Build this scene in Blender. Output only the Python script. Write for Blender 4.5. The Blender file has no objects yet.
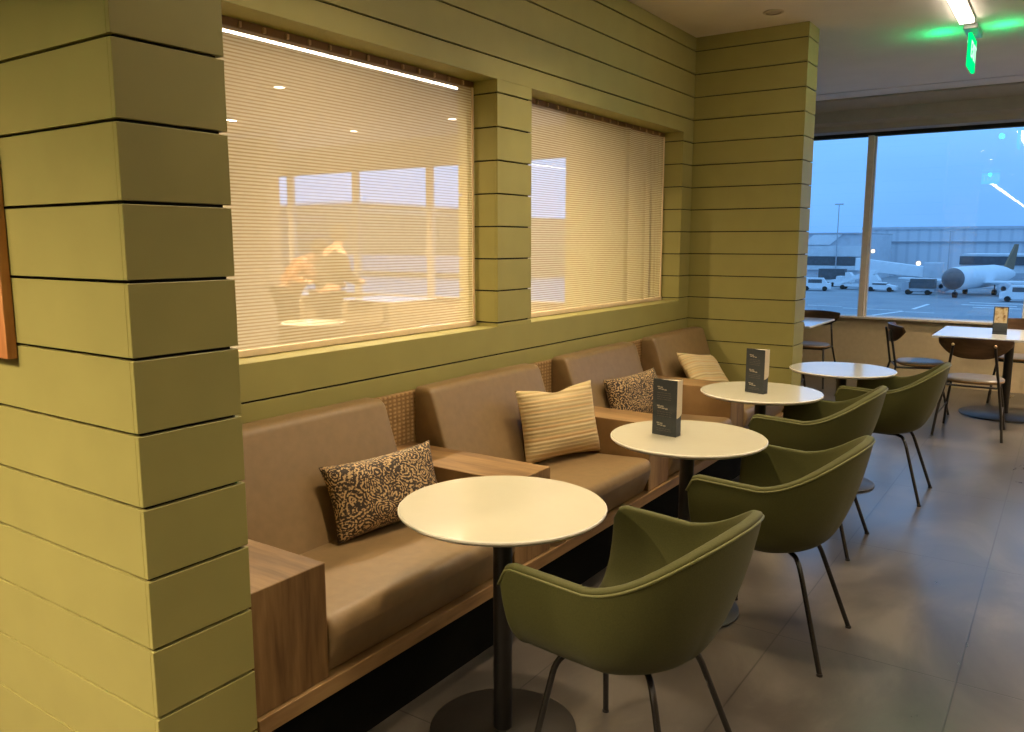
import bpy, bmesh, math, random
from mathutils import Vector, Matrix, noise
random.seed(7)
S = bpy.context.scene
COL = S.collection
PI = math.pi
R = math.radians

# ------------------------------------------------------------------ render view
S.view_settings.view_transform = 'Standard'
S.view_settings.look = 'None'
S.view_settings.gamma = 1.0
S.view_settings.use_curve_mapping = False
S.view_settings.exposure = 0.10
S.cycles.max_bounces = 10
S.cycles.diffuse_bounces = 5
S.cycles.glossy_bounces = 4
S.cycles.transparent_max_bounces = 24
S.cycles.sample_clamp_indirect = 4.0
S.cycles.use_denoising = True
S.cycles.caustics_reflective = False
S.cycles.caustics_refractive = False

# ------------------------------------------------------------------ materials
def lin(c):
    c /= 255.0
    return c / 12.92 if c <= 0.04045 else ((c + 0.055) / 1.055) ** 2.4
def rgb(r, g, b):
    return (lin(r), lin(g), lin(b), 1.0)

class N:
    """small helper for building node trees"""
    def __init__(s, name):
        s.m = bpy.data.materials.new(name); s.m.use_nodes = True
        s.t = s.m.node_tree; s.t.nodes.clear()
        s.out = s.t.nodes.new('ShaderNodeOutputMaterial')
    def n(s, kind, **kw):
        nd = s.t.nodes.new('ShaderNode' + kind)
        for k, v in kw.items():
            if k.startswith('i_'):
                nd.inputs[k[2:].replace('_', ' ')].default_value = v
            else:
                setattr(nd, k, v)
        return nd
    def l(s, a, b): s.t.links.new(a, b)
    def coord(s, scale=(1, 1, 1), rot=(0, 0, 0), which='Object'):
        tc = s.n('TexCoord'); mp = s.n('Mapping')
        mp.inputs['Scale'].default_value = scale; mp.inputs['Rotation'].default_value = rot
        s.l(tc.outputs[which], mp.inputs['Vector']); return mp.outputs['Vector']
    def ramp(s, fac, stops, interp='LINEAR'):
        r = s.n('ValToRGB'); r.color_ramp.interpolation = interp
        e = r.color_ramp.elements
        while len(e) < len(stops): e.new(0.5)
        for k, (p, c) in enumerate(stops): e[k].position = p; e[k].color = c
        s.l(fac, r.inputs['Fac']); return r.outputs['Color']
    def bsdf(s, color, rough=0.5, metal=0.0, spec=0.5, bump=None, bump_s=0.1, bump_d=0.002, coat=0.0, sheen=0.0):
        p = s.n('BsdfPrincipled')
        if isinstance(color, tuple): p.inputs['Base Color'].default_value = color
        else: s.l(color, p.inputs['Base Color'])
        if isinstance(rough, (int, float)): p.inputs['Roughness'].default_value = rough
        else: s.l(rough, p.inputs['Roughness'])
        p.inputs['Metallic'].default_value = metal
        p.inputs['Specular IOR Level'].default_value = spec
        p.inputs['Coat Weight'].default_value = coat
        p.inputs['Coat Roughness'].default_value = 0.05
        p.inputs['Sheen Weight'].default_value = sheen
        if bump is not None:
            b = s.n('Bump'); b.inputs['Strength'].default_value = bump_s; b.inputs['Distance'].default_value = bump_d
            s.l(bump, b.inputs['Height']); s.l(b.outputs['Normal'], p.inputs['Normal'])
        s.l(p.outputs['BSDF'], s.out.inputs['Surface'])
        return p

def speckle(name, col, var=0.12, rough=0.5, scale=40, spec=0.5, bump=0.05, metal=0.0, coat=0.0, sheen=0.0):
    """paint, plastic, leather or fabric: one colour with a fine procedural variation"""
    k = N(name); v = k.coord()
    nz = k.n('TexNoise'); nz.inputs['Scale'].default_value = scale; nz.inputs['Detail'].default_value = 4
    k.l(v, nz.inputs['Vector'])
    lo = tuple(max(0, c * (1 - var)) for c in col[:3]) + (1,)
    hi = tuple(min(1, c * (1 + var)) for c in col[:3]) + (1,)
    c = k.ramp(nz.outputs['Fac'], [(0.3, lo), (0.7, hi)])
    k.bsdf(c, rough, metal, spec, nz.outputs['Fac'], bump, 0.002, coat, sheen)
    return k.m

def wood(name, dark, mid, light, scale, rough=0.45, fine=6.0):
    k = N(name); v = k.coord(scale)
    a = k.n('TexNoise'); a.inputs['Scale'].default_value = 1.0; a.inputs['Detail'].default_value = 5; a.inputs['Distortion'].default_value = 0.4
    k.l(v, a.inputs['Vector'])
    b = k.n('TexNoise'); b.inputs['Scale'].default_value = fine; b.inputs['Detail'].default_value = 3
    k.l(v, b.inputs['Vector'])
    mx = k.n('Math', operation='MULTIPLY_ADD'); mx.inputs[1].default_value = 0.35
    k.l(b.outputs['Fac'], mx.inputs[0]); k.l(a.outputs['Fac'], mx.inputs[2])
    c = k.ramp(mx.outputs[0], [(0.45, dark), (0.66, mid), (0.9, light)])
    k.bsdf(c, rough, 0, 0.4, b.outputs['Fac'], 0.12, 0.001)
    return k.m

def emit(name, col, strength):
    k = N(name); e = k.n('Emission'); e.inputs['Color'].default_value = col; e.inputs['Strength'].default_value = strength
    k.l(e.outputs[0], k.out.inputs['Surface']); return k.m

M = {}
M['olive'] = speckle('olive_paint', (0.300, 0.272, 0.088, 1), 0.04, 0.5, 6, 0.35, 0.03)
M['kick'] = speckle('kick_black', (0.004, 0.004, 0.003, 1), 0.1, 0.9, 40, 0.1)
M['groove'] = speckle('groove_black', (0.012, 0.011, 0.006, 1), 0.1, 0.9)
M['ceiling'] = speckle('ceiling_paint', (0.78, 0.72, 0.66, 1), 0.03, 0.9, 3, 0.2, 0.02)
M['taupe'] = speckle('taupe_paint', (0.33, 0.305, 0.28, 1), 0.05, 0.8, 8, 0.2)
M['tan_wall'] = speckle('tan_wall_paint', (0.50, 0.40, 0.26, 1), 0.05, 0.7, 20, 0.3)
M['far_beige'] = speckle('far_beige_paint', (0.62, 0.48, 0.30, 1), 0.04, 0.8, 5, 0.2)
M['mullion'] = speckle('mullion_bronze', (0.62, 0.56, 0.48, 1), 0.05, 0.45, 20)
M['black_metal'] = speckle('black_powder_coat', (0.012, 0.010, 0.009, 1), 0.15, 0.38, 60, 0.5)
M['black_gloss'] = speckle('black_tube', (0.015, 0.013, 0.012, 1), 0.1, 0.22, 60, 0.6)
M['base_metal'] = speckle('dark_bronze_disc', (0.022, 0.018, 0.015, 1), 0.15, 0.4, 60, 0.5)
M['leather'] = speckle('tan_brown_leather', (0.228, 0.150, 0.070, 1), 0.07, 0.42, 25, 0.45, 0.08)
M['chair_fabric'] = speckle('olive_upholstery', (0.068, 0.068, 0.015, 1), 0.12, 0.75, 260, 0.3, 0.25, sheen=0.06)
M['piping'] = speckle('olive_piping', (0.15, 0.15, 0.048, 1), 0.08, 0.5, 200, 0.4, 0.1)
M['laminate'] = speckle('cream_laminate', (0.58, 0.55, 0.425, 1), 0.015, 0.16, 10, 0.5, 0.0, coat=0.3)
M['laminate_edge'] = speckle('cream_edge', (0.78, 0.74, 0.64, 1), 0.02, 0.4, 10)
M['white_laminate'] = speckle('white_laminate', (0.72, 0.72, 0.72, 1), 0.015, 0.14, 10, 0.5, 0.0, coat=0.4)
M['wood_arm'] = wood('oak_veneer', (0.12, 0.062, 0.022, 1), (0.215, 0.122, 0.046, 1), (0.33, 0.200, 0.085, 1), (1.3, 13.0, 1.3))
M['wood_rail'] = wood('oak_rail', (0.15, 0.085, 0.032, 1), (0.25, 0.145, 0.058, 1), (0.34, 0.21, 0.09, 1), (10.0, 1.6, 14.0))
M['wood_frame'] = wood('orange_oak_frame', (0.33, 0.12, 0.035, 1), (0.48, 0.21, 0.075, 1), (0.60, 0.30, 0.12, 1), (14.0, 14.0, 1.5))
M['walnut'] = wood('dark_walnut', (0.035, 0.018, 0.008, 1), (0.07, 0.036, 0.015, 1), (0.11, 0.06, 0.03, 1), (2.0, 12.0, 12.0), 0.35)
M['pad_grey'] = speckle('grey_seat_leather', (0.16, 0.135, 0.115, 1), 0.1, 0.38, 60, 0.5, 0.05)
M['pad_tan'] = speckle('tan_seat_edge', (0.26, 0.15, 0.06, 1), 0.1, 0.5, 60)
M['hem'] = speckle('cream_hem', (0.76, 0.60, 0.38, 1), 0.04, 0.5, 30)
M['clip'] = speckle('brass_clip', (0.55, 0.38, 0.2, 1), 0.1, 0.35, 30, metal=0.3)
M['rail_brown'] = speckle('curtain_rail_brown', (0.22, 0.12, 0.05, 1), 0.1, 0.5, 20)
M['led'] = emit('led_diffuser', (1.0, 0.88, 0.70, 1), 17.0)
M['led_far'] = emit('led_far_diffuser', (1.0, 0.88, 0.68, 1), 30.0)
M['down'] = emit('downlight_lens', (1.0, 0.80, 0.55, 1), 14.0)
M['trim_white'] = speckle('fixture_trim', (0.55, 0.47, 0.38, 1), 0.03, 0.5)
M['exit_green'] = emit('exit_green_edge', (0.0, 0.85, 0.18, 1), 1.5)
M['exit_letters'] = emit('exit_letters', (0.55, 1.0, 0.7, 1), 1.3)
M['steel'] = speckle('grey_steel', (0.35, 0.35, 0.35, 1), 0.05, 0.35, 30, metal=0.7)
M['menu_dark'] = speckle('menu_charcoal', (0.035, 0.042, 0.048, 1), 0.1, 0.5, 80)
M['menu_cream'] = speckle('menu_cream', (0.78, 0.68, 0.50, 1), 0.03, 0.5, 80)
M['menu_ink'] = speckle('menu_print', (0.42, 0.38, 0.30, 1), 0.05, 0.6, 80)
M['menu_faint'] = speckle('menu_faint_print', (0.11, 0.105, 0.095, 1), 0.05, 0.6, 80)
M['skin'] = speckle('skin', (0.45, 0.26, 0.17, 1), 0.05, 0.5, 30)
M['coat'] = speckle('dark_jacket', (0.02, 0.018, 0.016, 1), 0.15, 0.8, 40)
M['hivis'] = speckle('orange_vest', (0.42, 0.17, 0.06, 1), 0.08, 0.6, 40)
M['hair'] = speckle('dark_hair', (0.02, 0.013, 0.01, 1), 0.2, 0.6, 80)

# floor: stone tiles 0.63 x 1.25 m with thin grout and cloudy variation
k = N('stone_tile')
tc = k.n('TexCoord'); sx = k.n('SeparateXYZ'); k.l(tc.outputs['Object'], sx.inputs[0])
cb = k.n('CombineXYZ')
ax = k.n('Math', operation='SUBTRACT'); ax.inputs[1].default_value = 3.13 - 12.5
k.l(sx.outputs['Y'], ax.inputs[0]); k.l(ax.outputs[0], cb.inputs['X'])
ay = k.n('Math', operation='SUBTRACT'); ay.inputs[1].default_value = -0.222 - 12.6
k.l(sx.outputs['X'], ay.inputs[0]); k.l(ay.outputs[0], cb.inputs['Y'])
br = k.n('TexBrick'); br.offset = 0.0; br.squash = 1.0
for nm, v in (('Scale', 1.0), ('Brick Width', 1.25), ('Row Height', 0.63), ('Mortar Size', 0.0035), ('Mortar Smooth', 0.3), ('Bias', 0.0)):
    br.inputs[nm].default_value = v
br.inputs['Color1'].default_value = (0.93, 0.93, 0.93, 1); br.inputs['Color2'].default_value = (1.07, 1.05, 1.03, 1)
br.inputs['Mortar'].default_value = (0.42, 0.40, 0.38, 1)
k.l(cb.outputs[0], br.inputs['Vector'])
nz = k.n('TexNoise'); nz.inputs['Scale'].default_value = 1.0; nz.inputs['Detail'].default_value = 7; nz.inputs['Roughness'].default_value = 0.62; nz.inputs['Distortion'].default_value = 1.2
k.l(k.coord((1.4, 0.9, 1)), nz.inputs['Vector'])
cc = k.ramp(nz.outputs['Fac'], [(0.3, (0.042, 0.036, 0.031, 1)), (0.50, (0.075, 0.065, 0.056, 1)), (0.68, (0.135, 0.118, 0.100, 1))])
mm = k.n('Mix', data_type='RGBA', blend_type='MULTIPLY'); mm.inputs['Factor'].default_value = 1.0
k.l(cc, mm.inputs['A']); k.l(br.outputs['Color'], mm.inputs['B'])
rr = k.n('MapRange'); rr.inputs['To Min'].default_value = 0.20; rr.inputs['To Max'].default_value = 0.42
k.l(nz.outputs['Fac'], rr.inputs['Value'])
pf = k.bsdf(mm.outputs['Result'], rr.outputs['Result'], 0, 0.6, br.outputs['Fac'], 0.25, -0.002, coat=0.35); pf.inputs['Coat Roughness'].default_value = 0.2
M['tile'] = k.m

# metal-thread mesh: fine horizontal threads, partly see-through
k = N('woven_mesh')
tc = k.n('TexCoord'); sx = k.n('SeparateXYZ'); k.l(tc.outputs['Object'], sx.inputs[0])
def wave(axis, period, sharp_lo, sharp_hi):
    m1 = k.n('Math', operation='MULTIPLY'); m1.inputs[1].default_value = 2 * PI / period
    k.l(sx.outputs[axis], m1.inputs[0])
    s1 = k.n('Math', operation='SINE'); k.l(m1.outputs[0], s1.inputs[0])
    r1 = k.n('MapRange'); r1.inputs['From Min'].default_value = sharp_lo; r1.inputs['From Max'].default_value = sharp_hi
    r1.clamp = True
    k.l(s1.outputs[0], r1.inputs['Value']); return r1.outputs['Result']
hz = wave('Z', 0.0132, -0.8, 0.3)
nzm = k.n('TexNoise'); nzm.inputs['Scale'].default_value = 1.0; nzm.inputs['Detail'].default_value = 2
k.l(k.coord((20, 20, 200)), nzm.inputs['Vector'])
rm = k.n('MapRange'); rm.inputs['To Min'].default_value = 0.42; rm.inputs['To Max'].default_value = 0.53
k.l(hz, rm.inputs['Value'])
rn = k.n('MapRange'); rn.inputs['To Min'].default_value = -0.08; rn.inputs['To Max'].default_value = 0.08
k.l(nzm.outputs['Fac'], rn.inputs['Value'])
ad = k.n('Math', operation='ADD'); k.l(rm.outputs['Result'], ad.inputs[0]); k.l(rn.outputs['Result'], ad.inputs[1])
cmix = k.ramp(hz, [(0.0, (0.78, 0.60, 0.36, 1)), (1.0, (0.98, 0.88, 0.66, 1))])
df = k.n('BsdfDiffuse'); k.l(cmix, df.inputs['Color'])
tl = k.n('BsdfTranslucent'); k.l(cmix, tl.inputs['Color'])
m1 = k.n('MixShader'); m1.inputs[0].default_value = 0.45; k.l(df.outputs[0], m1.inputs[1]); k.l(tl.outputs[0], m1.inputs[2])
tr = k.n('BsdfTransparent')
m2 = k.n('MixShader'); k.l(ad.outputs[0], m2.inputs[0]); k.l(tr.outputs[0], m2.inputs[1]); k.l(m1.outputs[0], m2.inputs[2])
k.l(m2.outputs[0], k.out.inputs['Surface'])
M['mesh'] = k.m

# window glass: mostly clear with mirror reflection by Fresnel
k = N('clear_glass')
fr = k.n('Fresnel'); fr.inputs['IOR'].default_value = 1.5
gl = k.n('BsdfGlossy'); gl.inputs['Roughness'].default_value = 0.0
tr = k.n('BsdfTransparent'); tr.inputs['Color'].default_value = (0.97, 0.985, 1.0, 1)
ge = k.n('NewGeometry')     # the pane's two faces together: reflect on the face turned to the light, pass through the other
iv = k.n('Math', operation='SUBTRACT'); iv.inputs[0].default_value = 1.0; k.l(ge.outputs['Backfacing'], iv.inputs[1])
f2 = k.n('Math', operation='MULTIPLY'); f2.inputs[1].default_value = 2.7; k.l(fr.outputs[0], f2.inputs[0])
f3 = k.n('Math', operation='MULTIPLY'); f3.use_clamp = True; k.l(f2.outputs[0], f3.inputs[0]); k.l(iv.outputs[0], f3.inputs[1])
mx = k.n('MixShader'); k.l(f3.outputs[0], mx.inputs[0]); k.l(tr.outputs[0], mx.inputs[1]); k.l(gl.outputs[0], mx.inputs[2])
k.l(mx.outputs[0], k.out.inputs['Surface'])
M['glass'] = k.m

# rattan panel
k = N('woven_rattan')
v = k.coord((1, 1, 1))
w1 = k.n('TexWave', wave_type='BANDS', bands_direction='Z'); w1.inputs['Scale'].default_value = 17; w1.inputs['Distortion'].default_value = 1.2; w1.inputs['Detail Scale'].default_value = 6
w2 = k.n('TexWave', wave_type='BANDS', bands_direction='Y'); w2.inputs['Scale'].default_value = 11; w2.inputs['Distortion'].default_value = 1.2; w2.inputs['Detail Scale'].default_value = 6
k.l(v, w1.inputs['Vector']); k.l(v, w2.inputs['Vector'])
mxx = k.n('Math', operation='MULTIPLY'); k.l(w1.outputs['Fac'], mxx.inputs[0]); k.l(w2.outputs['Fac'], mxx.inputs[1])
nz = k.n('TexNoise'); nz.inputs['Scale'].default_value = 30; k.l(v, nz.inputs['Vector'])
a2 = k.n('Math', operation='MULTIPLY_ADD'); a2.inputs[1].default_value = 0.5; k.l(nz.outputs['Fac'], a2.inputs[0]); k.l(mxx.outputs[0], a2.inputs[2])
c = k.ramp(a2.outputs[0], [(0.15, (0.20, 0.115, 0.042, 1)), (0.5, (0.30, 0.185, 0.075, 1)), (1.0, (0.40, 0.26, 0.12, 1))])
k.bsdf(c, 0.55, 0, 0.35, mxx.outputs[0], 0.5, 0.003)
M['rattan'] = k.m

# scroll-pattern brown cushion
k = N('scroll_brocade')
v = k.coord((1, 1, 1))
nz = k.n('TexNoise'); nz.inputs['Scale'].default_value = 9; nz.inputs['Detail'].default_value = 2; k.l(v, nz.inputs['Vector'])
vm = k.n('VectorMath', operation='MULTIPLY_ADD'); k.l(nz.outputs['Color'], vm.inputs[0]); vm.inputs[1].default_value = (0.09, 0.09, 0.09); k.l(v, vm.inputs[2])
vo = k.n('TexVoronoi', feature='F1'); vo.inputs['Scale'].default_value = 13; k.l(vm.outputs[0], vo.inputs['Vector'])
wv = k.n('Math', operation='MULTIPLY'); wv.inputs[1].default_value = 44.0; k.l(vo.outputs['Distance'], wv.inputs[0])
sn = k.n('Math', operation='SINE'); k.l(wv.outputs[0], sn.inputs[0])
n2 = k.n('TexNoise'); n2.inputs['Scale'].default_value = 120; n2.inputs['Detail'].default_value = 2; k.l(v, n2.inputs['Vector'])
n3 = k.n('MapRange'); n3.inputs['To Min'].default_value = -5.0; n3.inputs['To Max'].default_value = 5.0; k.l(n2.outputs['Fac'], n3.inputs['Value'])
sm = k.n('Math', operation='ADD'); k.l(sn.outputs[0], sm.inputs[0]); k.l(n3.outputs['Result'], sm.inputs[1])
mr = k.n('MapRange'); mr.inputs['From Min'].default_value = -1.2; mr.inputs['From Max'].default_value = 1.2; k.l(sm.outputs[0], mr.inputs['Value'])
c = k.ramp(mr.outputs['Result'], [(0.40, (0.030, 0.018, 0.009, 1)), (0.58, (0.10, 0.058, 0.025, 1)), (0.74, (0.34, 0.22, 0.10, 1)), (1.0, (0.50, 0.34, 0.16, 1))])
k.bsdf(c, 0.6, 0, 0.35, mr.outputs['Result'], 0.25, 0.002, sheen=0.1)
M['brocade'] = k.m

# striped cushion
k = N('ribbed_stripe')
v = k.coord((1, 1, 1))
w = k.n('TexWave', wave_type='BANDS', bands_direction='Z'); w.inputs['Scale'].default_value = 17; w.inputs['Distortion'].default_value = 0.5; w.inputs['Detail Scale'].default_value = 2
k.l(v, w.inputs['Vector'])
nz = k.n('TexNoise', noise_dimensions='1D'); nz.inputs['Scale'].default_value = 38; nz.inputs['Detail'].default_value = 1
sx = k.n('SeparateXYZ'); k.l(v, sx.inputs[0]); k.l(sx.outputs['Z'], nz.inputs['W'])
c = k.ramp(nz.outputs['Fac'], [(0.25, (0.36, 0.27, 0.12, 1)), (0.40, (0.50, 0.39, 0.19, 1)), (0.5, (0.58, 0.46, 0.25, 1)), (0.6, (0.54, 0.36, 0.16, 1)), (0.75, (0.52, 0.42, 0.20, 1))])
c2 = k.ramp(w.outputs['Fac'], [(0.0, (0.74, 0.72, 0.66, 1)), (0.5, (1, 1, 1, 1))])
mm = k.n('Mix', data_type='RGBA', blend_type='MULTIPLY'); mm.inputs['Factor'].default_value = 0.5
k.l(c, mm.inputs['A']); k.l(c2, mm.inputs['B'])
k.bsdf(mm.outputs['Result'], 0.7, 0, 0.3, w.outputs['Fac'], 0.4, 0.003, sheen=0.1)
M['stripe'] = k.m

# outdoors: slight blue in the apron and cladding colours imitates distance haze
M['apron'] = speckle('hazed_concrete_apron', (0.33, 0.36, 0.39, 1), 0.10, 0.8, 0.25, 0.3)
M['ext_white'] = speckle('hazed_pale_cladding', (0.74, 0.76, 0.78, 1), 0.06, 0.7, 1.0)
M['ext_light'] = speckle('hazed_bright_roof_light', (0.86, 0.88, 0.9, 1), 0.04, 0.6, 1.0)
M['ext_mid'] = speckle('hazed_grey_cladding', (0.62, 0.64, 0.68, 1), 0.08, 0.7, 1.0)
M['ext_grey'] = speckle('hazed_blue_grey_cladding', (0.46, 0.48, 0.52, 1), 0.08, 0.7, 1.0)
M['ext_dark'] = speckle('dark_glazing', (0.11, 0.11, 0.12, 1), 0.2, 0.4, 2.0)
M['ext_brown'] = speckle('brown_cladding', (0.25, 0.17, 0.10, 1), 0.1, 0.8, 1.0)
M['hill'] = speckle('hillside', (0.10, 0.09, 0.06, 1), 0.3, 0.9, 0.05)
M['rubber'] = speckle('tyre_rubber', (0.02, 0.02, 0.02, 1), 0.1, 0.8, 10)
M['line_white'] = speckle('apron_marking', (0.9, 0.9, 0.9, 1), 0.05, 0.7, 3)
M['lamp_warm'] = emit('warm_lamp', (1.0, 0.75, 0.45, 1), 3.0)
k = N('hazed_ribbed_cladding')
w = k.n('TexWave', wave_type='BANDS', bands_direction='X'); w.inputs['Scale'].default_value = 0.16
k.l(k.coord(), w.inputs['Vector'])
c = k.ramp(w.outputs['Fac'], [(0.0, (0.62, 0.65, 0.70, 1)), (0.35, (0.74, 0.76, 0.80, 1))])
k.bsdf(c, 0.7); M['ext_rib'] = k.m

# ------------------------------------------------------------------ geometry helpers
def link(name, bm, mat, parent=None, smooth=False, angle=None):
    me = bpy.data.meshes.new(name)
    bmesh.ops.recalc_face_normals(bm, faces=bm.faces)
    bm.to_mesh(me); bm.free()
    mats = mat if isinstance(mat, list) else [mat]
    for m in mats: me.materials.append(m)
    o = bpy.data.objects.new(name, me); COL.objects.link(o)
    if parent is not None: o.parent = parent
    if smooth:
        for p in me.polygons: p.use_smooth = True
        if angle is not None:
            try: me.set_sharp_from_angle(angle=R(angle))
            except Exception: pass
    return o

def tag(o, label, cat, group=None, kind=None):
    if label: o['label'] = label
    if cat: o['category'] = cat
    if group: o['group'] = group
    if kind: o['kind'] = kind
    return o

def empty(name, loc=(0, 0, 0), rz=0.0):
    o = bpy.data.objects.new(name, None); COL.objects.link(o)
    o.location = loc; o.rotation_euler = (0, 0, rz); o.empty_display_size = 0.1
    return o

def struct(o):
    o['kind'] = 'structure'; return o

def box(bm, x0, x1, y0, y1, z0, z1, bevel=0.0, mi=0, seg=2):
    vs = [bm.verts.new((x, y, z)) for x in (x0, x1) for y in (y0, y1) for z in (z0, z1)]
    idx = [(0, 1, 3, 2), (4, 6, 7, 5), (0, 4, 5, 1), (2, 3, 7, 6), (0, 2, 6, 4), (1, 5, 7, 3)]
    fs = [bm.faces.new([vs[i] for i in f]) for f in idx]
    for f in fs: f.material_index = mi
    if bevel > 0:
        es = list({e for f in fs for e in f.edges})
        bmesh.ops.bevel(bm, geom=es, offset=bevel, segments=seg, profile=0.5, affect='EDGES', material=mi)
    return vs

def B(*a, **k):
    bm = bmesh.new(); box(bm, *a, **k); return bm

def lathe(bm, prof, seg=48, c=(0, 0, 0), mi=0):
    """prof: list of (r, z)"""
    rings = []
    for r, z in prof:
        if r < 1e-6: rings.append([bm.verts.new((c[0], c[1], c[2] + z))])
        else: rings.append([bm.verts.new((c[0] + r * math.cos(2 * PI * i / seg), c[1] + r * math.sin(2 * PI * i / seg), c[2] + z)) for i in range(seg)])
    for a, b in zip(rings, rings[1:]):
        for i in range(seg):
            j = (i + 1) % seg
            if len(a) == 1 and len(b) == 1: continue
            if len(a) == 1: f = bm.faces.new((a[0], b[i], b[j]))
            elif len(b) == 1: f = bm.faces.new((a[i], a[j], b[0]))
            else: f = bm.faces.new((a[i], a[j], b[j], b[i]))
            f.material_index = mi

def tube(bm, pts, rad, seg=10, mi=0, cap=True):
    pts = [Vector(p) for p in pts]
    n = len(pts)
    rads = rad if isinstance(rad, (list, tuple)) else [rad] * n
    rings = []; up = None
    for i, p in enumerate(pts):
        if i == 0: d = pts[1] - p
        elif i == n - 1: d = p - pts[i - 1]
        else: d = (pts[i + 1] - p).normalized() + (p - pts[i - 1]).normalized()
        d.normalize()
        if up is None:
            up = Vector((0, 0, 1)) if abs(d.z) < 0.9 else Vector((1, 0, 0))
        u = (up - d * up.dot(d)).normalized(); w = d.cross(u); up = u
        rings.append([bm.verts.new(p + (u * math.cos(2 * PI * k / seg) + w * math.sin(2 * PI * k / seg)) * rads[i]) for k in range(seg)])
    for a, b in zip(rings, rings[1:]):
        for i in range(seg):
            j = (i + 1) % seg
            bm.faces.new((a[i], a[j], b[j], b[i])).material_index = mi
    if cap:
        bm.faces.new(rings[0][::-1]).material_index = mi; bm.faces.new(rings[-1]).material_index = mi

def smooth_path(pts, n=6):
    """Catmull-Rom through the points"""
    P = [Vector(p) for p in pts]; P = [P[0] * 2 - P[1]] + P + [P[-1] * 2 - P[-2]]
    out = []
    for i in range(1, len(P) - 2):
        for s in range(n):
            t = s / n
            a, b, c, d = P[i - 1], P[i], P[i + 1], P[i + 2]
            out.append(0.5 * ((2 * b) + (c - a) * t + (2 * a - 5 * b + 4 * c - d) * t * t + (3 * b - a - 3 * c + d) * t ** 3))
    out.append(P[-2]); return out

def prism(bm, poly, axis, a, b, mi=0):
    """poly: 2D points in the plane normal to axis ('x': (y,z), 'y': (x,z), 'z': (x,y))"""
    def v(p, t):
        return {'x': (t, p[0], p[1]), 'y': (p[0], t, p[1]), 'z': (p[0], p[1], t)}[axis]
    A = [bm.verts.new(v(p, a)) for p in poly]; C = [bm.verts.new(v(p, b)) for p in poly]
    bm.faces.new(A).material_index = mi; bm.faces.new(C[::-1]).material_index = mi
    n = len(poly)
    for i in range(n):
        j = (i + 1) % n
        bm.faces.new((A[i], C[i], C[j], A[j])).material_index = mi

def copy_tree(o, parent=None):
    c = o.copy(); COL.objects.link(c); c.parent = parent
    for ch in [x for x in bpy.data.objects if x.parent == o]: copy_tree(ch, c)
    return c

def text_mesh(txt, size, depth=0.002):
    cu = bpy.data.curves.new('letters', 'FONT'); cu.body = txt; cu.size = size; cu.extrude = depth
    cu.align_x = 'CENTER'; cu.align_y = 'CENTER'
    ob = bpy.data.objects.new('letters_tmp', cu); COL.objects.link(ob)
    dg = bpy.context.evaluated_depsgraph_get()
    me = bpy.data.meshes.new_from_object(ob.evaluated_get(dg))
    bpy.data.objects.remove(ob); return me

# ------------------------------------------------------------------ key dimensions (metres)
XP = -1.65      # face of both board-clad pillars
XW = -2.475     # face of the board-clad wall behind the bench
YP = 6.07       # front of the far pillar
YN = 0.972      # front of the near pillar
ZC = 3.07       # ceiling
YF = 9.90       # window wall
XM = -2.625     # mesh screens
G0, GP, GW = 1.635, 0.167, 0.0075
ZG = [G0 + GP * i for i in range(-9, 9)]
W1 = (1.43, 3.49, 1.112, 2.368); W2 = (3.81, 5.88, 1.112, 2.368)

def zspans(z0, z1):
    g = [z for z in ZG if z0 < z < z1]
    e = [z0] + g + [z1]; out = []
    for a, b in zip(e, e[1:]):
        lo = a + (GW / 2 if a in g else 0); hi = b - (GW / 2 if b in g else 0)
        if hi - lo > 0.002: out.append((lo, hi))
    return out

# ------------------------------------------------------------------ setting
bm = bmesh.new(); box(bm, -16, 6, -34, 10.2, -0.12, 0)
struct(link('floor', bm, M['tile']))

bm = bmesh.new()
box(bm, -16, 6, -34, 9.035, ZC, ZC + 0.12)
box(bm, -16, 6, 9.07, 9.42, ZC, ZC + 0.12)
struct(link('ceiling', bm, M['ceiling']))
struct(link('trim_20', B(-16, 6, 9.036, 9.069, ZC + 0.012, ZC + 0.10), M['groove']))  # black strip in the ceiling slot: its shade put in as colour

# wall behind the bench: boards over a dark core, two openings
BT = 0.014
bm = bmesh.new()
y0w, y1w = YN + 0.1, YP + 0.05
X0, X1 = XW - 0.255, XW - BT
for (a, b, c, d) in ((y0w, W1[0], 0, ZC), (W1[0], W1[1], 0, W1[2] - BT), (W1[0], W1[1], W1[3] + 0.09, ZC), (W1[1], W2[0], 0, ZC), (W2[0], W2[1], 0, W2[2] - BT), (W2[0], W2[1], W2[3] + 0.09, ZC), (W2[1], y1w, 0, ZC)):
    bump = 0.0
    box(bm, X0 + BT, X1, a + (BT if a in (W1[1], W2[1]) else 0), b - (BT if b in (W1[0], W2[0]) else 0), c, d, mi=1)
def boards(y0, y1, z0, z1):
    for lo, hi in zspans(z0, z1):
        box(bm, X1, XW, y0, y1, lo, hi, bevel=0.0012, seg=1)
boards(y0w, y1w, 0, W1[2]); boards(y0w, y1w, W1[3], ZC)
boards(y0w, W1[0], W1[2], W1[3]); boards(W1[1], W2[0], W1[2], W1[3]); boards(W2[1], y1w, W1[2], W1[3])
for (a, b, c, d) in (W1, W2):        # lining of each opening: jamb boards follow the grooves
    for lo, hi in zspans(c, d):
        box(bm, X0, X1, b, b + BT, lo, hi); box(bm, X0, X1, a - BT, a, lo, hi)
    box(bm, X0, X1, a, b, c - BT, c); box(bm, XM - 0.035, X1, a, b, d, d + 0.088)
for o_ in (0,):
    box(bm, X0, X0 + BT, y0w, W1[0], 0, ZC); box(bm, X0, X0 + BT, W2[1], y1w, 0, ZC)
wl = struct(link('wall_left', bm, [M['olive'], M['groove']]))

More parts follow.
